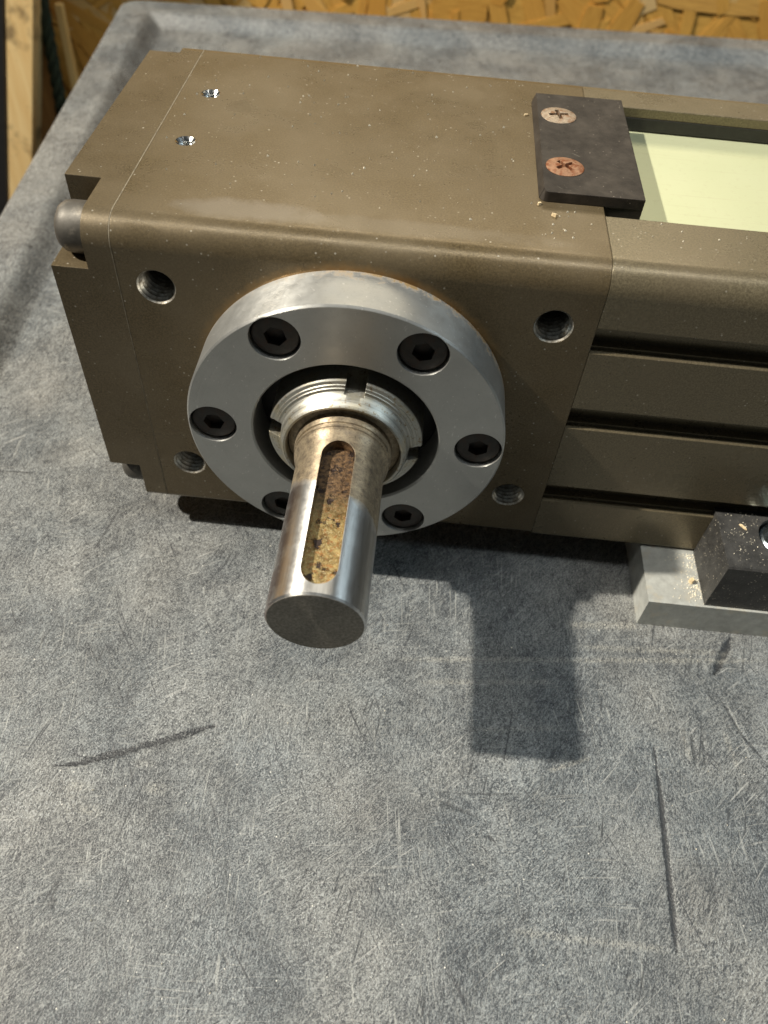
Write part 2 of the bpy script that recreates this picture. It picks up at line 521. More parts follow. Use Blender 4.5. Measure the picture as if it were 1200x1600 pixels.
def wood(name, light, dark, stretch, rough=0.65, randomise=False, knots=False):
    m = Mat(name, rough, 0.0, light)
    v = m.map(stretch)
    n = m.noise(1.0, 5, 0.65, v, 0.4)
    c = m.mix(m.ramp(n, 0.32, 0.70), dark, light)
    if knots:
        c = m.mix(m.ramp(m.noise(0.035, 4, 0.6), 0.54, 0.66, 0, 0.75), c, (0.16, 0.10, 0.045))
    if randomise:
        oi = m.n('ShaderNodeObjectInfo')
        c = m.mix(m.ramp(oi.outputs['Random'], 0, 1, 0, 0.75), c, (0.66, 0.31, 0.05))
        oi2 = m.math('FRACT', m.math('MULTIPLY', oi.outputs['Random'], 7.31))
        c = m.mix(m.ramp(oi2, 0.62, 1.0, 0, 0.8), c, (0.80, 0.58, 0.28))
    m.set('Base Color', c)
    m.bump(n, 0.25, 0.7)
    return m.m


M_osb = wood('osb_board', (0.84, 0.49, 0.11), (0.55, 0.28, 0.05), (0.05, 0.12, 0.16))
M_strand = wood('osb_strand', (0.92, 0.54, 0.12), (0.55, 0.27, 0.05), (0.03, 0.5, 0.11), randomise=True)
M_pine = wood('pine_board', (0.92, 0.68, 0.33), (0.80, 0.53, 0.22), (0.35, 0.35, 0.02), knots=True)
M_slat = wood('pale_slat', (0.86, 0.60, 0.24), (0.74, 0.45, 0.15), (0.35, 0.35, 0.02))
M_brown = wood('brown_plank', (0.50, 0.27, 0.085), (0.34, 0.165, 0.05), (0.35, 0.35, 0.02))
M_hose = simple('green_rope', (0.022, 0.032, 0.014), 0.8, 0.0, var=0.6, nscale=0.35, bumpd=0.6, bevel=0)
M_gap = simple('dark_gap_black', (0.012, 0.011, 0.010), 0.6, 0.0, bevel=0)  # black for the dark gap beside the pine board
M_crumb = simple('pale_crumb', (0.80, 0.74, 0.60), 0.7, 0.0, bevel=0)
M_seam_dust = simple('seam_dust', (0.20, 0.17, 0.12), 0.8, 0.0, var=0.5, nscale=0.4, bevel=0)
M_chip = simple('wood_chip', (0.70, 0.55, 0.34), 0.7, 0.0, bevel=0)

# ------------------------------------------------------------------ object helpers
ORG = {}


def thing(name, label, cat, loc):
    o = bpy.data.objects.new(name, None)
    COL.objects.link(o)
    o.empty_display_size = 0.02
    o.location = Vector(loc) * S
    o['label'] = label
    o['category'] = cat
    ORG[o.name] = Vector(loc)
    return o


def tag(o, label=None, cat=None, group=None, kind=None):
    for k, v in (('label', label), ('category', cat), ('group', group), ('kind', kind)):
        if v:
            o[k] = v
    return o


def finish(name, bm, mats, parent=None, origin=None, smooth=35, recalc=True):
    """bm holds world millimetres; link it as one mesh object whose origin is `origin`."""
    if recalc:
        bmesh.ops.recalc_face_normals(bm, faces=bm.faces)
    if origin is None:
        cs = [v.co for v in bm.verts]
        origin = Vector([(min(c[i] for c in cs) + max(c[i] for c in cs)) / 2 for i in range(3)])
    origin = Vector(origin)
    me = bpy.data.meshes.new(name)
    for v in bm.verts:
        v.co = (v.co - origin) * S
    if smooth:
        for f in bm.faces:
            f.smooth = True
    bm.to_mesh(me)
    bm.free()
    if smooth:
        me.set_sharp_from_angle(angle=math.radians(smooth))
    for mt in (mats if isinstance(mats, (list, tuple)) else [mats]):
        me.materials.append(mt)
    return place(name, me, parent, origin)


def place(name, me, parent, origin):
    o = bpy.data.objects.new(name, me)
    COL.objects.link(o)
    origin = Vector(origin)
    if parent:
        o.parent = parent
        o.location = (origin - ORG[parent.name]) * S
    else:
        o.location = origin * S
    ORG[o.name] = origin
    return o


def weighted(o):
    md = o.modifiers.new('weighted', 'WEIGHTED_NORMAL')
    md.keep_sharp = True
    md.weight = 80
    return o


def box(bm, a, b):
    vs = [bm.verts.new((x, y, z)) for x in (a[0], b[0]) for y in (a[1], b[1]) for z in (a[2], b[2])]
    for f in ((0, 1, 3, 2), (4, 6, 7, 5), (0, 4, 5, 1), (2, 3, 7, 6), (0, 2, 6, 4), (1, 5, 7, 3)):
        bm.faces.new([vs[i] for i in f])
    return vs


def extrude_x(bm, pts, x0, x1):
    """closed outline of (y, z) points swept from x0 to x1"""
    a = [bm.verts.new((x0, y, z)) for y, z in pts]
    b = [bm.verts.new((x1, y, z)) for y, z in pts]
    n = len(pts)
    for i in range(n):
        bm.faces.new((a[i], a[(i + 1) % n], b[(i + 1) % n], b[i]))
    bm.faces.new(list(reversed(a)))
    bm.faces.new(b)


def arc(cx, cy, r, a0, a1, n):
    return [(cx + r * math.cos(math.radians(a0 + (a1 - a0) * i / n)), cy + r * math.sin(math.radians(a0 + (a1 - a0) * i / n))) for i in range(n + 1)]


AX = {'x': (Vector((0, 1, 0)), Vector((0, 0, 1)), Vector((1, 0, 0))),
      'y': (Vector((0, 0, 1)), Vector((1, 0, 0)), Vector((0, 1, 0))),
      'z': (Vector((1, 0, 0)), Vector((0, 1, 0)), Vector((0, 0, 1)))}


def lathe(bm, prof, c, axis='y', seg=96, closed=False):
    """prof: (radius, distance along axis) pairs; radius 0 closes to a point"""
    u, v, w = AX[axis]
    c = Vector(c)
    rows = []
    for r, h in prof:
        if r < 1e-6:
            rows.append([bm.verts.new(c + w * h)])
        else:
            rows.append([bm.verts.new(c + u * (r * math.cos(2 * math.pi * i / seg)) + v * (r * math.sin(2 * math.pi * i / seg)) + w * h) for i in range(seg)])
    pairs = list(zip(rows, rows[1:]))
    if closed:
        pairs.append((rows[-1], rows[0]))
    for A, B in pairs:
        for i in range(seg):
            j = (i + 1) % seg
            if len(A) == 1 and len(B) == 1:
                continue
            if len(A) == 1:
                bm.faces.new((A[0], B[i], B[j]))
            elif len(B) == 1:
                bm.faces.new((A[i], A[j], B[0]))
            else:
                bm.faces.new((A[i], A[j], B[j], B[i]))


def cyl(bm, r, c, axis, h0, h1, seg=64):
    lathe(bm, [(0, h0), (r, h0), (r, h1), (0, h1)], c, axis, seg)


def raw(bm):
    bmesh.ops.recalc_face_normals(bm, faces=bm.faces)
    me = bpy.data.meshes.new('tmp')
    bm.to_mesh(me)
    bm.free()
    o = bpy.data.objects.new('tmp', me)
    COL.objects.link(o)
    return o


def cut(bm, cutters):
    """boolean difference; returns a fresh bmesh (all in mm)"""
    base = raw(bm)
    cs = [raw(c) for c in cutters]
    for c in cs:
        md = base.modifiers.new('cut', 'BOOLEAN')
        md.operation = 'DIFFERENCE'
        md.solver = 'EXACT'
        md.object = c
    dg = bpy.context.evaluated_depsgraph_get()
    me = bpy.data.meshes.new_from_object(base.evaluated_get(dg))
    out = bmesh.new()
    out.from_mesh(me)
    bpy.data.meshes.remove(me)
    for o in [base] + cs:
        m = o.data
        bpy.data.objects.remove(o)
        bpy.data.meshes.remove(m)
    return out


# ------------------------------------------------------------------ the table top (setting)
W_, D_, H_ = 121.0, 108.85, 100.0
TZ = -13.05
TA = math.radians(4.9)
TC = Vector((-148.5, 447.0))         # back left corner of the top
GOUGES = [  # points (x, y), half width, depth, strength
    ([(-10.0, -87.9), (-4.8, -86.5), (8.0, -81.5), (19.3, -76.5), (24.3, -74.2), (30.1, -71.6)], 1.3, 0.7, 1.0),
    ([(188.1, -23.4), (183.8, -31.0), (180.1, -37.8)], 1.35, 0.8, 1.0),
    ([(157.8, -63.8), (157.5, -83.3), (156.9, -100.1), (156.5, -110.9), (156.2, -118.2)], 0.95, 0.45, 0.95),
    ([(179.4, -43.8), (184.8, -57.8), (190.6, -66.0)], 0.5, 0.2, 0.7),
    ([(169.3, -57.5), (169.3, -69.3)], 0.7, 0.2, 0.6), ([(172.6, -57.1), (171.9, -69.9)], 0.5, 0.2, 0.55),
    ([(-67.7, 15.0), (-51.8, 15.9)], 0.4, 0.2, 0.8), ([(-26.0, -31.2), (-24.7, -47.7)], 0.4, 0.2, 0.5),
    ([(4.1, -110.8), (6.5, -114.0), (8.3, -118.4)], 0.45, 0.3, 0.7), ([(-1.2, -116.0), (0.8, -122.5), (-1.6, -126.8)], 0.5, 0.3, 0.7),
    ([(-3.7, -131.5), (-2.8, -134.8), (0.2, -138.6)], 0.5, 0.4, 0.7), ([(94.9, -86.4), (106.1, -89.9)], 0.6, 0.2, 0.5),
    ([(108.7, -94.4), (111.1, -96.0)], 0.55, 0.3, 0.8), ([(96.2, -84.6), (121.2, -82.0)], 0.3, 0.1, 0.5),
    ([(-3.2, -21.5), (-2.2, -23.8), (-0.2, -24.9), (3.0, -25.0)], 0.4, 0.4, 0.8), ([(159.9, -96.9), (184.2, -94.5)], 0.3, 0.1, 0.45),
    ([(-8.6, -86.0), (-5.7, -83.8)], 0.4, 0.2, 0.7), ([(126.5, -115.3), (128.5, -109.2)], 0.4, 0.1, 0.4),
    ([(44.3, -128.3), (46.7, -131.5)], 0.4, 0.3, 0.6), ([(168.3, -95.7), (168.3, -106.8)], 0.5, 0.15, 0.5),
    ([(115.4, -105.9), (117.6, -114.7)], 0.5, 0.1, 0.4)]
RUBS = [
    ([(76.8, -44.7), (200.5, -30.8)], 0.7, 0.7), ([(133.5, -25.4), (158.6, -22.8)], 1.2, 0.8), ([(87.2, -51.4), (132.2, -46.2)], 0.6, 0.6),
    ([(126.0, -74.9), (139.2, -69.3)], 0.35, 0.9), ([(103.9, -64.8), (131.3, -61.3)], 0.5, 0.5), ([(137.1, -33.0), (188.5, -29.7)], 0.8, 0.6),
    ([(166.9, -56.8), (167.7, -67.5)], 0.5, 0.6), ([(179.4, -56.4), (181.7, -68.9)], 0.6, 0.6), ([(-3.4, -90.7), (5.6, -102.6)], 0.45, 0.7),
    ([(13.0, -83.4), (22.1, -97.5)], 0.5, 0.7), ([(113.6, -117.3), (155.2, -117.6)], 0.6, 0.6)]


def seg_dist(P, pts):
    """distance of points to a polyline and the position along it (0..1)"""
    best = np.full(len(P), 1e9)
    tt = np.zeros(len(P))
    n = len(pts) - 1
    for i in range(n):
        a = np.array(pts[i])
        d = np.array(pts[i + 1]) - a
        t = np.clip(((P - a) @ d) / (d @ d), 0, 1)
        ds = np.hypot(*(P - a - t[:, None] * d).T)
        k = ds < best
        best[k] = ds[k]
        tt[k] = (i + t[k]) / n
    return best, tt


def build_table():
    ca, sa = math.cos(TA), math.sin(TA)
    us = np.concatenate([np.arange(0, 40, 1.3), np.arange(40, 128, 4), np.arange(128, 400, 0.62), np.arange(400, 420, 3), np.arange(420, 921, 25)])
    vs = np.concatenate([np.arange(0, 40, 1.6), np.arange(40, 430, 6), np.arange(430, 620, 0.62), np.arange(620, 640, 3), np.arange(640, 901, 20)])
    U, V = np.meshgrid(us, vs, indexing='ij')
    U = U.ravel()
    V = V.ravel()
    # rounded back-left corner: pull points of the square corner in
    RC = 15.0
    x = np.maximum(RC - U, 0)
    y = np.maximum(RC - V, 0)
    m = (x > 0) & (y > 0)
    k = np.ones_like(U)
    k[m] = np.maximum(x[m], y[m]) / np.hypot(x[m], y[m])
    Un = np.where(m, RC - x * k, U)
    Vn = np.where(m, RC - y * k, V)
    e = np.where(m, RC - np.hypot(RC - Un, RC - Vn), np.minimum(Un, Vn))     # distance to the outer edge
    U, V = Un, Vn
    X = TC.x + U * ca + V * sa
    Y = TC.y + U * sa - V * ca
    # lip height
    top = 8.2
    t = np.clip((e - 19) / 13, 0, 1)
    Z = top * (1 - t * t * (3 - 2 * t))
    r = np.clip(1 - e / 2.6, 0, 1)
    Z = Z - 2.6 * (1 - np.sqrt(np.clip(1 - r * r, 0, 1)))
    # the plastic is not perfectly flat
    Z = Z + 0.35 * np.sin(X / 31 + 1.3) * np.sin(Y / 43 + .4) * np.clip((e - 20) / 60, 0, 1) * np.clip((-Y - 60) / 60, 0, 1)
    P = np.stack([X, Y], 1)
    g = np.full(len(X), -2.0)
    gs = np.zeros(len(X))
    for pts, hw, dep, st in GOUGES:
        d, tt = seg_dist(P, pts)
        wig = 0.25 * np.sin(tt * 60 + hw * 50) * hw
        taper = np.clip(np.minimum(tt, 1 - tt) * 5, 0.25, 1)
        f = np.clip(1 - (d + wig * .4) / (hw * taper + 0.25), 0, 1)
        Z -= dep * f ** 0.8
        rim = np.exp(-((d - hw * taper - .5) / .5) ** 2)
        Z += 0.12 * dep * rim
        fld = 1 - d / (max(hw, 0.42) * np.clip(np.minimum(tt, 1 - tt) * 5, 0.45, 1))
        fld = np.clip(fld, -2, 1)
        kk = fld > g
        gs[kk] = st
        g = np.maximum(g, fld)
    rb = np.zeros(len(X))
    for pts, hw, st in RUBS:
        d, tt = seg_dist(P, pts)
        rb = np.maximum(rb, st * np.clip(1.3 - d / (hw + .3), 0, 1) * np.clip(np.minimum(tt, 1 - tt) * 8, 0, 1))
    Z = Z + TZ
    nu, nv = len(us), len(vs)
    o = Vector((X.mean(), Y.mean(), TZ))
    co = np.stack([(X - o.x), (Y - o.y), (Z - o.z)], 1) * S
    idx = np.arange(nu * nv).reshape(nu, nv)
    F = np.stack([idx[:-1, :-1], idx[:-1, 1:], idx[1:, 1:], idx[1:, :-1]], -1).reshape(-1, 4)
    # skirt round the edge
    ring = np.concatenate([idx[0, ::-1], idx[1:, 0], idx[-1, 1:], idx[-2:0:-1, -1]])
    sk = co[ring].copy()
    sk[:, 2] = (-38) * S
    base = len(co)
    n = len(ring)
    co = np.concatenate([co, sk])
    rr = np.arange(n)
    F2 = np.stack([ring, ring[(rr + 1) % n], base + (rr + 1) % n, base + rr], -1)
    F = np.concatenate([F, F2])
    me = bpy.data.meshes.new('table_top')
    me.vertices.add(len(co))
    me.vertices.foreach_set('co', co.ravel())
    me.loops.add(F.size)
    me.loops.foreach_set('vertex_index', F.ravel().astype(np.int32))
    me.polygons.add(len(F))
    me.polygons.foreach_set('loop_start', np.arange(0, F.size, 4, dtype=np.int32))
    me.polygons.foreach_set('use_smooth', np.ones(len(F), dtype=bool))
    me.update(calc_edges=True)
    for nm, a in (('gouge', g), ('gouge_strength', gs), ('rub', rb), ('rim', np.clip(1 - (e - 10) / 25, 0, 1))):
        at = me.attributes.new(nm, 'FLOAT', 'POINT')
        full = np.full(len(co), -2.0 if nm == 'gouge' else 0.0, dtype=np.float32)
        full[:len(a)] = a
        at.data.foreach_set('value', full)
    me.materials.append(M_table)
    bm = bmesh.new()
    bm.from_mesh(me)
    bmesh.ops.recalc_face_normals(bm, faces=bm.faces)
    if sum(f.normal.z for f in list(bm.faces)[:200]) < 0:
        bmesh.ops.reverse_faces(bm, faces=bm.faces)
    bm.to_mesh(me)
    bm.free()
    return place('table_top', me, None, o)


tag(build_table(), 'scuffed dark grey plastic table top with a raised rim', kind='structure')


# ------------------------------------------------------------------ the board wall behind (setting)
WO = Vector((0, 540, 0))
WR = Matrix.Rotation(TA, 3, 'Z')


def wall_pt(x, z, out=0.0):
    """a point of the wall face: x along it, z up, out towards the viewer"""
    return WO + WR @ Vector((x, -out, z))


bm = bmesh.new()
box(bm, (-1100, 0, -650), (1300, 12, 240))
for v in bm.verts:
    v.co = WO + WR @ v.co
wall = finish('wall', bm, M_osb, origin=WO, smooth=0)
tag(wall, 'tan strand board wall behind the table', kind='structure')
strands = []
for k in range(8):
    bm = bmesh.new()
    L = 1.0
    n = 5
    up = [(-.5 + i / n, .5 * (1 - .16 * rng.random()) * (rng.uniform(.55, 1) if i in (0, n) else 1)) for i in range(n + 1)]
    dn = [(a, -.5 * (1 - .16 * rng.random()) * (rng.uniform(.55, 1) if i in (0, n) else 1)) for i, (a, b) in enumerate(up)]
    pts = up + dn[::-1]
    f = [bm.verts.new((a + rng.uniform(-.02, .02), -1, b)) for a, b in pts]
    q = [bm.verts.new((v.co.x, 0, v.co.z)) for v in f]
    bm.faces.new(f)
    for i in range(len(f)):
        j = (i + 1) % len(f)
        bm.faces.new((f[j], f[i], q[i], q[j]))
    bmesh.ops.recalc_face_normals(bm, faces=bm.faces)
    me = bpy.data.meshes.new('strand')
    for v in bm.verts:
        v.co *= 0.1
    bm.to_mesh(me)
    bm.free()
    me.materials.append(M_strand)
    strands.append(me)
for k in range(300):
    if k < 205:
        x, z = rng.uniform(-215, 430), rng.uniform(-95, 30)
    else:
        x, z = rng.uniform(-345, -150), rng.uniform(-235, 20)
    L, w = rng.uniform(30, 95), rng.uniform(6, 20)
    ang = rng.gauss(90, 38) if x < -150 else rng.gauss(35, 45)
    o = bpy.data.objects.new('strand', strands[k % 8])
    COL.objects.link(o)
    o.parent = wall
    lift = 0.1 + 0.004 * k
    M = (Matrix.Translation((wall_pt(x, z, lift) - WO) * S) @ Matrix.Rotation(TA, 4, 'Z') @
         Matrix.Rotation(math.radians(rng.uniform(-1.2, 1.2)), 4, 'X') @ Matrix.Rotation(math.radians(rng.uniform(-.6, .6)), 4, 'Z') @
         Matrix.Rotation(math.radians(ang), 4, 'Y') @ Matrix.Diagonal((L * S * 10, 0.35 * S * 10, w * S * 10, 1)))
    o.matrix_local = M


def leaning(name, p0, p1, width, depth, mat, label, cat, twist=0):
    """a straight board in front of the wall, through two points of its middle line"""
    p0, p1 = Vector(p0), Vector(p1)
    d = (p1 - p0).normalized()
    side = d.cross(Vector((0, 1, 0))).normalized()
    out = side.cross(d).normalized()
    Q = Matrix.Rotation(math.radians(twist), 3, d)
    side, out = Q @ side, Q @ out
    bm = bmesh.new()
    n = 14
    rows = []
    for i in range(n + 1):
        c = p0.lerp(p1, i / n) + side * rng.uniform(-.25, .25)
        rows.append([bm.verts.new(c + side * (a * width / 2) + out * (b * depth / 2)) for a, b in
                     ((-1, -.8), (-.92, -1), (.92, -1), (1, -.8), (1, 1), (-1, 1))])
    for A, B in zip(rows, rows[1:]):
        for i in range(6):
            bm.faces.new((A[i], A[(i + 1) % 6], B[(i + 1) % 6], B[i]))
    bm.faces.new(rows[0])
    bm.faces.new(rows[-1])
    o = finish(name, bm, mat, smooth=0)
    return tag(o, label, cat)


def along(a, b, lo, hi):
    a, b = Vector(a), Vector(b)
    d = (b - a).normalized()
    return a + d * ((lo - a.z) / d.z), a + d * ((hi - a.z) / d.z)


a, b = along((-272.5, 490, -136), (-240, 490, -24), -560, 150)
leaning('pine_board', a, b, 21, 20, M_pine,
        'pale knotty pine board leaning against the wall beside the table', 'board')
leaning('dark_gap_strip', a + Vector((-32.6, 0, 0)), b + Vector((-32.6, 0, 0)), 41, 18, M_gap,  # strip stands in for the dark gap left of the pine board
        'black strip standing for the dark gap at the left edge beside the pale pine board', 'board')
a, b = along((-257.5, 505, -144), (-246, 505, -76), -560, 150)
leaning('brown_plank', a, b, 17, 8, M_brown,
        'dark orange brown plank between the pine board and the green rope', 'plank')
a, b = along((-223, 505, -94), (-221.5, 505, -35), -560, -33)
leaning('pale_batten', a + Vector((0.5, 0, 0)), b, 5.2, 6, M_slat,
        'thin pale wooden batten standing right of the green rope', 'batten')
# rope: a bundle of three twisted strands
rope = bmesh.new()
a, b = along((-235.7, 500, -108), (-230.5, 500, -31), -560, 150)
N = 150
for s in range(3):
    rows = []
    for i in range(N + 1):
        t = i / N
        ph = 2 * math.pi * (t * 22 + s / 3)
        c = a.lerp(b, t) + Vector((2.4 * math.cos(ph), 2.4 * math.sin(ph), 0)) + Vector((1.5 * math.sin(t * 7), 0, 0))
        rows.append([rope.verts.new(c + Vector((3.2 * math.cos(q * math.pi / 4), 3.2 * math.sin(q * math.pi / 4), 0))) for q in range(8)])
    for A, B in zip(rows, rows[1:]):
        for i in range(8):
            rope.faces.new((A[i], A[(i + 1) % 8], B[(i + 1) % 8], B[i]))
tag(finish('rope', rope, M_hose, smooth=60), 'dark green rope hanging in front of the strand board wall', 'rope')

# ------------------------------------------------------------------ the linear actuator
CX, CZ = 60.03, 50.74
act = thing('linear_actuator', 'bronze linear actuator with round aluminium flange and keyed steel shaft', 'actuator', (120, 54, TZ))


def section(r_top=7.0, r_bot=2.6, n=14, dy=0.0):
    y0, y1, z0, z1 = 0.0 + dy, D_ - dy, 0.0 + dy, H_ - dy
    return (arc(y0 + r_bot, z0 + r_bot, r_bot, 180, 270, 6) + arc(y1 - r_bot, z0 + r_bot, r_bot, 270, 360, 6) +
            arc(y1 - r_top, z1 - r_top, r_top, 0, 90, n) + arc(y0 + r_top, z1 - r_top, r_top, 90, 180, n))


bm = bmesh.new()
extrude_x(bm, section(), 0.26, W_)
cutters = []
HOLES = [(CX + sx * 50.3, 0, CZ + sz * 32.3) for sx in (-1, 1) for sz in (-1, 1)]
for h in HOLES:
    c = bmesh.new()
    cyl(c, 5.0, h, 'y', -3, 16, 48)
    cutters.append(c)
TOPH = [(9.1, 72.8), (8.95, 42.9)]
for x, y in TOPH:
    c = bmesh.new()
    lathe(c, [(0, -8), (2.75, -8), (2.75, 3), (0, 3)], (x, y, 100), 'z', 40)
    cutters.append(c)
bm = cut(bm, cutters)
housing = weighted(finish('housing', bm, M_housing, act, smooth=30))

# tapped holes: threaded sleeves sitting in the bores
bm = bmesh.new()
prof = [(4.97, 0.05), (4.55, 0.5)]
y = 0.5
while y < 12:
    prof += [(4.8, y + 0.3), (4.05, y + 1.1)]
    y += 1.5
prof += [(3.6, y), (0, y + 1.2)]
lathe(bm, prof, HOLES[0], 'y', 48)
th = finish('threaded_hole', bm, M_thread, housing, origin=HOLES[0], smooth=0, recalc=True)
for h in HOLES[1:]:
    place('threaded_hole', th.data, housing, h)
bm = bmesh.new()
prof = [(2.73, -0.05), (2.05, -0.7)]
y = 0.5
while y < 6:
    prof += [(2.05, -y - 0.2), (1.75, -y - 0.5)]
    y += 0.7
prof += [(0, -y - 0.5)]
p0 = (TOPH[0][0], TOPH[0][1], 100)
lathe(bm, prof, p0, 'z', 40)
th = finish('threaded_hole', bm, M_bright, housing, origin=p0, smooth=0)
place('threaded_hole', th.data, housing, (TOPH[1][0], TOPH[1][1], 100))

# end plate and notched end cap
bm = bmesh.new()
extrude_x(bm, section(), -16.2, -0.02)
NB, NF = 99.0, 19.8
cs = []
for y0, y1, z0, z1 in ((-5, NF, 86.5, 110), (NB, 120, 86.5, 110), (-5, NF, -10, 14.7), (NB, 120, -10, 14.7)):
    c = bmesh.new()
    box(c, (-30, y0, z0), (-6.8, y1, z1))
    cs.append(c)
cap = weighted(finish('end_cap', cut(bm, cs), M_cap, act, smooth=30))
bm = bmesh.new()
extrude_x(bm, section(dy=-0.03), 0.0, 0.24)
finish('seam_dust_line', bm, M_seam_dust, act, smooth=30)  # thin sheet standing for the pale dust line in the seam
# cap screws lying in the four notches
bm = bmesh.new()
lathe(bm, [(0, -5.0), (3.1, -5.0), (3.1, -7.9), (4.2, -8.1), (5.3, -7.5), (6.1, -6.3), (6.4, -4.8), (6.4, 0), (0, 0)], (0, 0, 0), 'x', 48)
hs = (-6.9, 8.6, 92.6)
for v in bm.verts:
    v.co = v.co + Vector(hs)
sc = finish('cap_screw', bm, M_capscrew, cap, origin=hs, smooth=40)
for y, z in ((8.6, 7.6), (D_ - 5.2, 91.5), (D_ - 5.2, 7.6)):
    place('cap_screw', sc.data, cap, (-6.9, y, z))

# profile with slots
x0 = W_ + 0.12


def groove(z0, z1):
    """outline of one front slot walked upwards from z0 to z1 (front face is y=0)"""
    c = 0.55
    return [(0, z0 - c), (c, z0), (1.7, z0), (1.7, z0 + 0.9), (4.4, z0 + 0.9), (4.4, z1 + .8), (1.8, z1 + .8), (1.8, z1), (0.25, z1), (0, z1 + .25)]


psec = []
psec += arc(7, 93, 7, 90, 180, 14)                            # top front round, walked down
for z0, z1 in ((76.4, 83.6), (49.6, 56.7), (18.0, 24.7)):
    psec += list(reversed(groove(z0, z1)))
psec += arc(1.6, 1.6, 1.6, 180, 270, 5)
psec += arc(D_ - 1.6, 1.6, 1.6, 270, 360, 5)
psec += arc(D_ - 7, 93, 7, 0, 90, 10)
psec += [(91.2, 100), (91.0, 99.8), (91.0, 97.2), (95.5, 97.2), (95.5, 86), (24.0, 86), (24.0, 97.0), (25.2, 97.0), (25.2, 99.7), (25.0, 100)]
bm = bmesh.new()
extrude_x(bm, psec, x0, 420)
prof_o = weighted(finish('profile', bm, M_profile, act, smooth=30))
bm = bmesh.new()
box(bm, (x0 + .2, 90.7, 93.4), (419.5, 95.3, 97.1))
finish('seal_strip', bm, M_dark, act, smooth=0)
bm = bmesh.new()
box(bm, (x0 + .2, 24.3, 92.2), (419.5, 95.2, 93.0))
finish('cover_strip', bm, M_strip, act, smooth=0)

# black plate that holds the cover strip, with two countersunk screws
bm = bmesh.new()
outline = [(104.3, 88.0), (104.3, 31.0)] + [(106.6 + 2.3 * math.cos(math.radians(a)), 31.6 + 2.3 * math.sin(math.radians(a))) for a in range(190, 271, 16)] + \
          [(131.1, 29.6), (131.1, 88.6)]
lo = [bm.verts.new((x, y, 100.03)) for x, y in outline]
hi = [bm.verts.new((x + (0.9 if x < 105 else 0), y, 102.8)) for x, y in outline]
bm.faces.new(hi)
bm.faces.new(list(reversed(lo)))
for i in range(len(lo)):
    j = (i + 1) % len(lo)
    bm.faces.new((lo[i], lo[j], hi[j], hi[i]))
lug = bmesh.new()
box(bm, (x0 + .3, 29.62, 93.1), (131.08, 88.5, 100.03))
cs = []
for y in (73.8, 43.2):
    c = bmesh.new()
    lathe(c, [(0, -2.2), (2.6, -2.2), (5.45, 0.4), (5.45, 2), (0, 2)], (111.2, y, 102.8), 'z', 48)
    cs.append(c)
lug.free()
bm = cut(bm, cs)
plate = finish('retaining_plate', bm, M_black, act, smooth=30)
bm = bmesh.new()
lathe(bm, [(0, -2.1), (2.5, -2.1), (5.15, 0.0), (5.15, 0.14), (4.2, 0.36), (2.5, 0.5), (0, 0.56)], (0, 0, 0), 'z', 48)
c1 = bmesh.new()
box(c1, (-2.9, -0.6, -1.3), (2.9, 0.6, 2))
c2 = bmesh.new()
box(c2, (-0.6, -2.9, -1.3), (0.6, 2.9, 2))
bm = cut(bm, [c1, c2])
for v in bm.verts:
    v.co = Matrix.Rotation(math.radians(12), 3, 'Z') @ v.co + Vector((111.2, 73.8, 102.8))
s1 = finish('cross_head_screw', bm, M_rustscrew, plate, origin=(111.2, 73.8, 102.8), smooth=30)
me2 = s1.data.copy()
me2.materials[0] = M_rustscrew2
s2 = place('cross_head_screw', me2, plate, (111.2, 43.2, 102.8))
s2['label'] = 'rustier of the two cross head screws'
s2.rotation_euler.z = math.radians(27)

# flange with six counterbored screws
T_ = 14.6
bm = bmesh.new()
lathe(bm, [(25.2, 0.0), (42.6, 0.0), (42.97, -0.5), (42.97, -T_ + 0.5), (42.5, -T_), (25.7, -T_), (25.2, -T_ + 0.5)], (CX, 0, CZ), 'y', 192, closed=True)
BOLTS = [(CX + 36.1 * math.cos(math.radians(a)), CZ + 36.1 * math.sin(math.radians(a))) for a in (0.8, 59.6, 119.6, 179.4, 239.6, 300)]
cs = []
for x, z in BOLTS:
    c = bmesh.new()
    lathe(c, [(0, -8.05), (6.45, -8.05), (6.45, 3.1), (0, 3.1)], (x + 0.013, -T_, z + 0.017), 'y', 61)
    # the lathe's axis runs +y: flip so that the counterbore enters from the front
    for v in c.verts:
        v.co.y = -T_ - (v.co.y + T_)
    cs.append(c)
bm = cut(bm, cs)
flange = weighted(finish('flange', bm, M_alu, act, origin=(CX, 0, CZ), smooth=30))
bm = bmesh.new()
lathe(bm, [(0, -1.0), (4.6, -1.0), (5.7, -1.25), (6.2, -2.0), (6.2, -7.9), (0, -7.9)], (0, 0, 0), 'y', 56)
hexc = bmesh.new()
lathe(hexc, [(0, -3.2), (2.9, -3.2), (2.9, 2), (0, 2)], (0, 0, 0), 'y', 6)
bm = cut(bm, [hexc])
for v in bm.verts:
    v.co.y = -v.co.y
o0 = (BOLTS[0][0], -T_, BOLTS[0][1])
for v in bm.verts:
    v.co += Vector(o0)
sk = finish('socket_screw', bm, M_blackox, flange, origin=o0, smooth=35)
for i, (x, z) in enumerate(BOLTS[1:]):
    s = place('socket_screw', sk.data, flange, (x, -T_, z))
    s.rotation_euler.y = math.radians((13, 41, 27, 52, 5)[i])

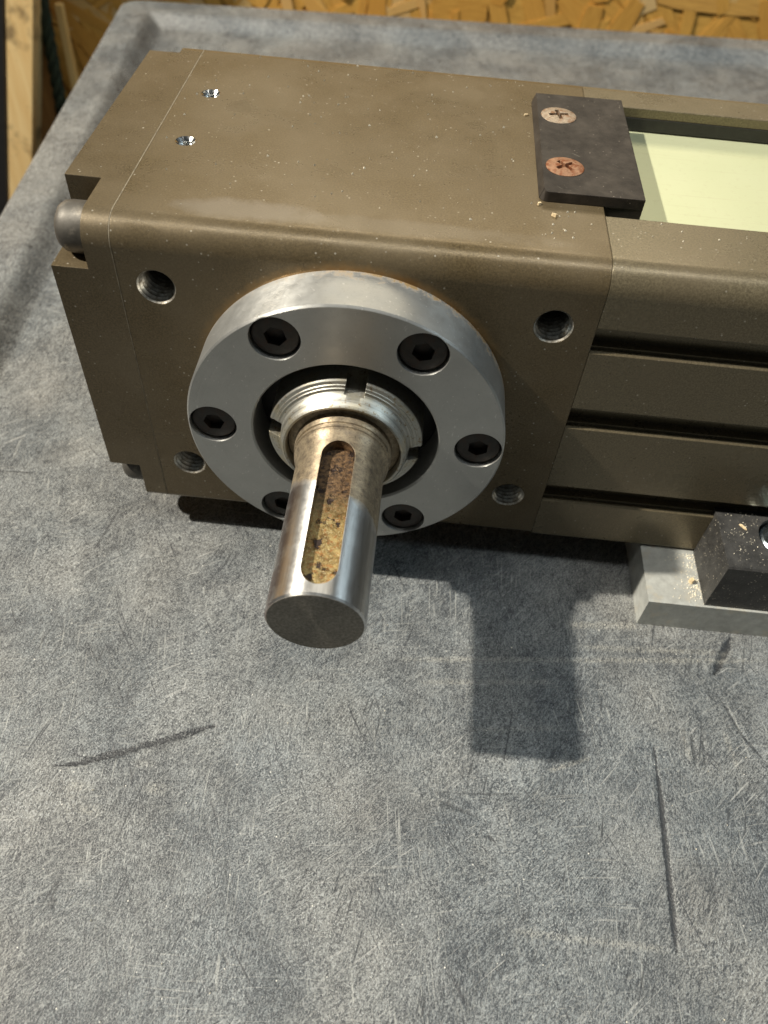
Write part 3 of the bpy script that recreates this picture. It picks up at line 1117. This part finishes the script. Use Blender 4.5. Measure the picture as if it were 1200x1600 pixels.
# dark ring standing in for shade at the bottom of the flange bore, lock nut, shaft
bm = bmesh.new()
lathe(bm, [(12.5, -0.1), (25.1, -0.1), (25.1, -2.0), (22, -3.2), (12.5, -3.2)], (CX, 0, CZ), 'y', 96, closed=True)
finish('bore_shade_ring', bm, M_dark, act, origin=(CX, 0, CZ), smooth=35)
bm = bmesh.new()
nutp = [(15.6, -3.3), (20.4, -3.3), (20.9, -4.0), (20.9, -14.3), (20.5, -14.75), (19.6, -14.95), (19.5, -15.2), (18.8, -15.35), (18.7, -15.6), (17.9, -15.75),
        (17.4, -16.4), (16.7, -19.2), (16.1, -19.9), (15.5, -19.7), (15.2, -18.8), (15.2, -8)]
lathe(bm, nutp, (CX, 0, CZ), 'y', 160, closed=True)
cs = []
for a in (83, 173, 263, 353):
    c = bmesh.new()
    box(c, (17.3, -16.9, -2.6), (24, -5.0, 2.6))
    R = Matrix.Rotation(math.radians(-a), 3, 'Y')
    for v in c.verts:
        v.co = R @ v.co + Vector((CX, 0, CZ))
    cs.append(c)
bm = cut(bm, cs)
finish('lock_nut', bm, M_nut, act, origin=(CX, 0, CZ), smooth=30)

RS, LS = 11.55, 73.2
bm = bmesh.new()
sp = [(0, -3.4), (15.0, -3.4), (15.0, -17.3), (13.9, -18.0), (13.0, -18.3), (13.0, -20.6), (12.75, -21.2), (12.35, -21.3), (12.35, -21.9), (12.7, -22.1), (12.7, -22.7), (12.3, -22.9), (12.3, -23.5),
      (12.55, -23.7), (12.4, -24.4), (RS + .25, -25.2), (RS, -26.2), (RS, -LS + 0.55), (RS - 0.5, -LS), (0, -LS)]
# extra rings along the length keep long quads well shaped
i0 = sp.index((RS, -26.2))
sp = sp[:i0 + 1] + [(RS, -26.2 - k * (LS - .55 - 26.2) / 12) for k in range(1, 12)] + sp[i0 + 1:]
lathe(bm, sp, (CX, 0, CZ), 'y', 128)
key = bmesh.new()
kw, ka, kb = 4.15, -26.8, -70.4
ko = [(CX + kw * math.cos(math.radians(a)), ka - kw + kw * math.sin(math.radians(a))) for a in range(0, 181, 9)] + \
     [(CX + kw * math.cos(math.radians(a)), kb + 5.4 + 5.4 * math.sin(math.radians(a))) for a in range(180, 361, 9)]
zb = CZ + RS - 3.3
lo = [key.verts.new((x, y, zb)) for x, y in ko]
hi = [key.verts.new((x, y, zb + 10)) for x, y in ko]
key.faces.new(lo)
key.faces.new(hi)
for i in range(len(lo)):
    j = (i + 1) % len(lo)
    key.faces.new((lo[i], lo[j], hi[j], hi[i]))
bm = cut(bm, [key])
for f in bm.faces:
    c = f.calc_center_median()
    rr = math.hypot(c.x - CX, c.z - CZ)
    if abs(c.x - CX) < kw + .05 and kb - .05 < c.y < ka + .05 and c.z > zb - .05 and rr < RS - 0.06 and abs(f.normal.y) < 1.01 and c.z > CZ + 4:
        f.material_index = 1
finish('shaft', bm, [M_shaft, M_key], act, origin=(CX, 0, CZ), smooth=30)

# mounting plate under the profile and the toe clamp on it
bm = bmesh.new()
box(bm, (157.6, -22.0, TZ + 0.02), (236, 131, -0.06))
mp = finish('mounting_plate', bm, M_plate, act, smooth=0)
bm = bmesh.new()
cl = [(-21.2, 0.02), (-0.12, 0.02), (-0.12, 18.4), (2.3, 18.4), (2.3, 20.0), (-17.1, 20.0), (-21.2, 20.0)]
cl = [(-21.2, 0.02), (-0.12, 0.02), (-0.12, 18.35), (2.3, 18.35), (2.3, 20.0), (-20.6, 20.0), (-21.2, 19.4)]
cl = [(y if y > -1 else y + (0.0 if z < 1 else 3.6 * 0), z) for y, z in cl]
extrude_x(bm, cl, 175.0, 215)
c = bmesh.new()
cyl(c, 7.6, (194.4, -7.6, 20), 'z', -11, 4, 48)
bm = cut(bm, [c])
clampo = finish('toe_clamp', bm, M_clamp, act, smooth=30)
bm = bmesh.new()
lathe(bm, [(0, -0.6), (6.0, -0.6), (6.9, -1.5), (6.9, -10.9), (0, -10.9)], (0, 0, 0), 'z', 48)
hexc = bmesh.new()
lathe(hexc, [(0, -6), (3.2, -6), (3.2, 2), (0, 2)], (0, 0, 0), 'z', 6)
bm = cut(bm, [hexc])
for v in bm.verts:
    v.co += Vector((194.4, -7.6, 20))
finish('clamp_bolt', bm, M_zinc, clampo, origin=(194.4, -7.6, 20), smooth=35)

# ------------------------------------------------------------------ chips and dust


def crumb(bm, c, s, flat=0.45):
    vs = [bm.verts.new(Vector(c) + Vector((rng.uniform(.4, 1) * a * s * rng.uniform(.6, 1.4), rng.uniform(.4, 1) * b * s, s * flat + h * s * flat)))
          for a, b, h in ((1, .1, -1), (-.4, .9, -1), (-.6, -.8, -1), (.1, .1, 1.0))]
    for f in ((0, 1, 2), (0, 3, 1), (1, 3, 2), (2, 3, 0)):
        bm.faces.new([vs[i] for i in f])


bm = bmesh.new()
for k in range(120):
    crumb(bm, (rng.uniform(2, 103), rng.uniform(10, 105), 100), rng.choice((.22, .28, .35, .5)))
for k in range(12):
    crumb(bm, (rng.uniform(104, 118), rng.uniform(10, 28), 100), rng.choice((.25, .35, .45)))
for k in range(14):
    crumb(bm, (rng.uniform(124, 185), rng.uniform(10, 24), 100), rng.choice((.22, .3, .4)))
for k in range(170):
    crumb(bm, (175 - abs(rng.gauss(0, 3.2)), rng.uniform(-21, -1), -.06), rng.choice((.25, .35, .5)))
for k in range(30):
    crumb(bm, (rng.uniform(176, 188), rng.uniform(-16, 1), 20), rng.choice((.2, .25, .35)))
for k in range(60):
    x, y = rng.uniform(-60, 200), rng.uniform(-140, -16)
    crumb(bm, (x, y, TZ + .05), rng.choice((.2, .25, .32, .4)))
tag(finish('dust_crumbs', bm, M_crumb, smooth=0), 'pale dust crumbs scattered over the actuator and the table', 'dust', kind='stuff')


def chip(loc, rz, L, w, h, label):
    bm = bmesh.new()
    pts = [(-.5, -.2), (-.3, -.5), (.25, -.4), (.5, .1), (.2, .5), (-.35, .35)]
    lo = [bm.verts.new((a * L, b * w, 0)) for a, b in pts]
    hi = [bm.verts.new((a * L * .85, b * w * .8, h * rng.uniform(.6, 1.1))) for a, b in pts]
    bm.faces.new(lo)
    bm.faces.new(hi)
    for i in range(6):
        j = (i + 1) % 6
        bm.faces.new((lo[i], lo[j], hi[j], hi[i]))
    R = Matrix.Rotation(math.radians(rz), 3, 'Z')
    for v in bm.verts:
        v.co = R @ v.co + Vector(loc)
    tag(finish('wood_chip', bm, M_chip, origin=loc, smooth=0), label, 'wood chip', 'loose wood chips')


chip((104.3, 27.6, 100.02), 25, 1.3, .8, .7, 'tiny pale wood chip touching the front left corner of the black plate')
chip((108.0, 22.6, 100.02), -35, 1.8, .9, .8, 'pale wood chip on bronze housing in front of the black plate')
chip((102.4, 78.4, 100.02), 10, 1.7, .5, .5, 'thin pale chip beside the left edge of the black plate')
chip((182.4, -4.9, 20.02), -52, 3.0, .7, .5, 'thin straw coloured splinter lying on the black toe clamp')
chip((172.2, -12.6, -.04), 70, 2.0, 1.5, 1.6, 'tan wood chip on the plate against the black clamp')
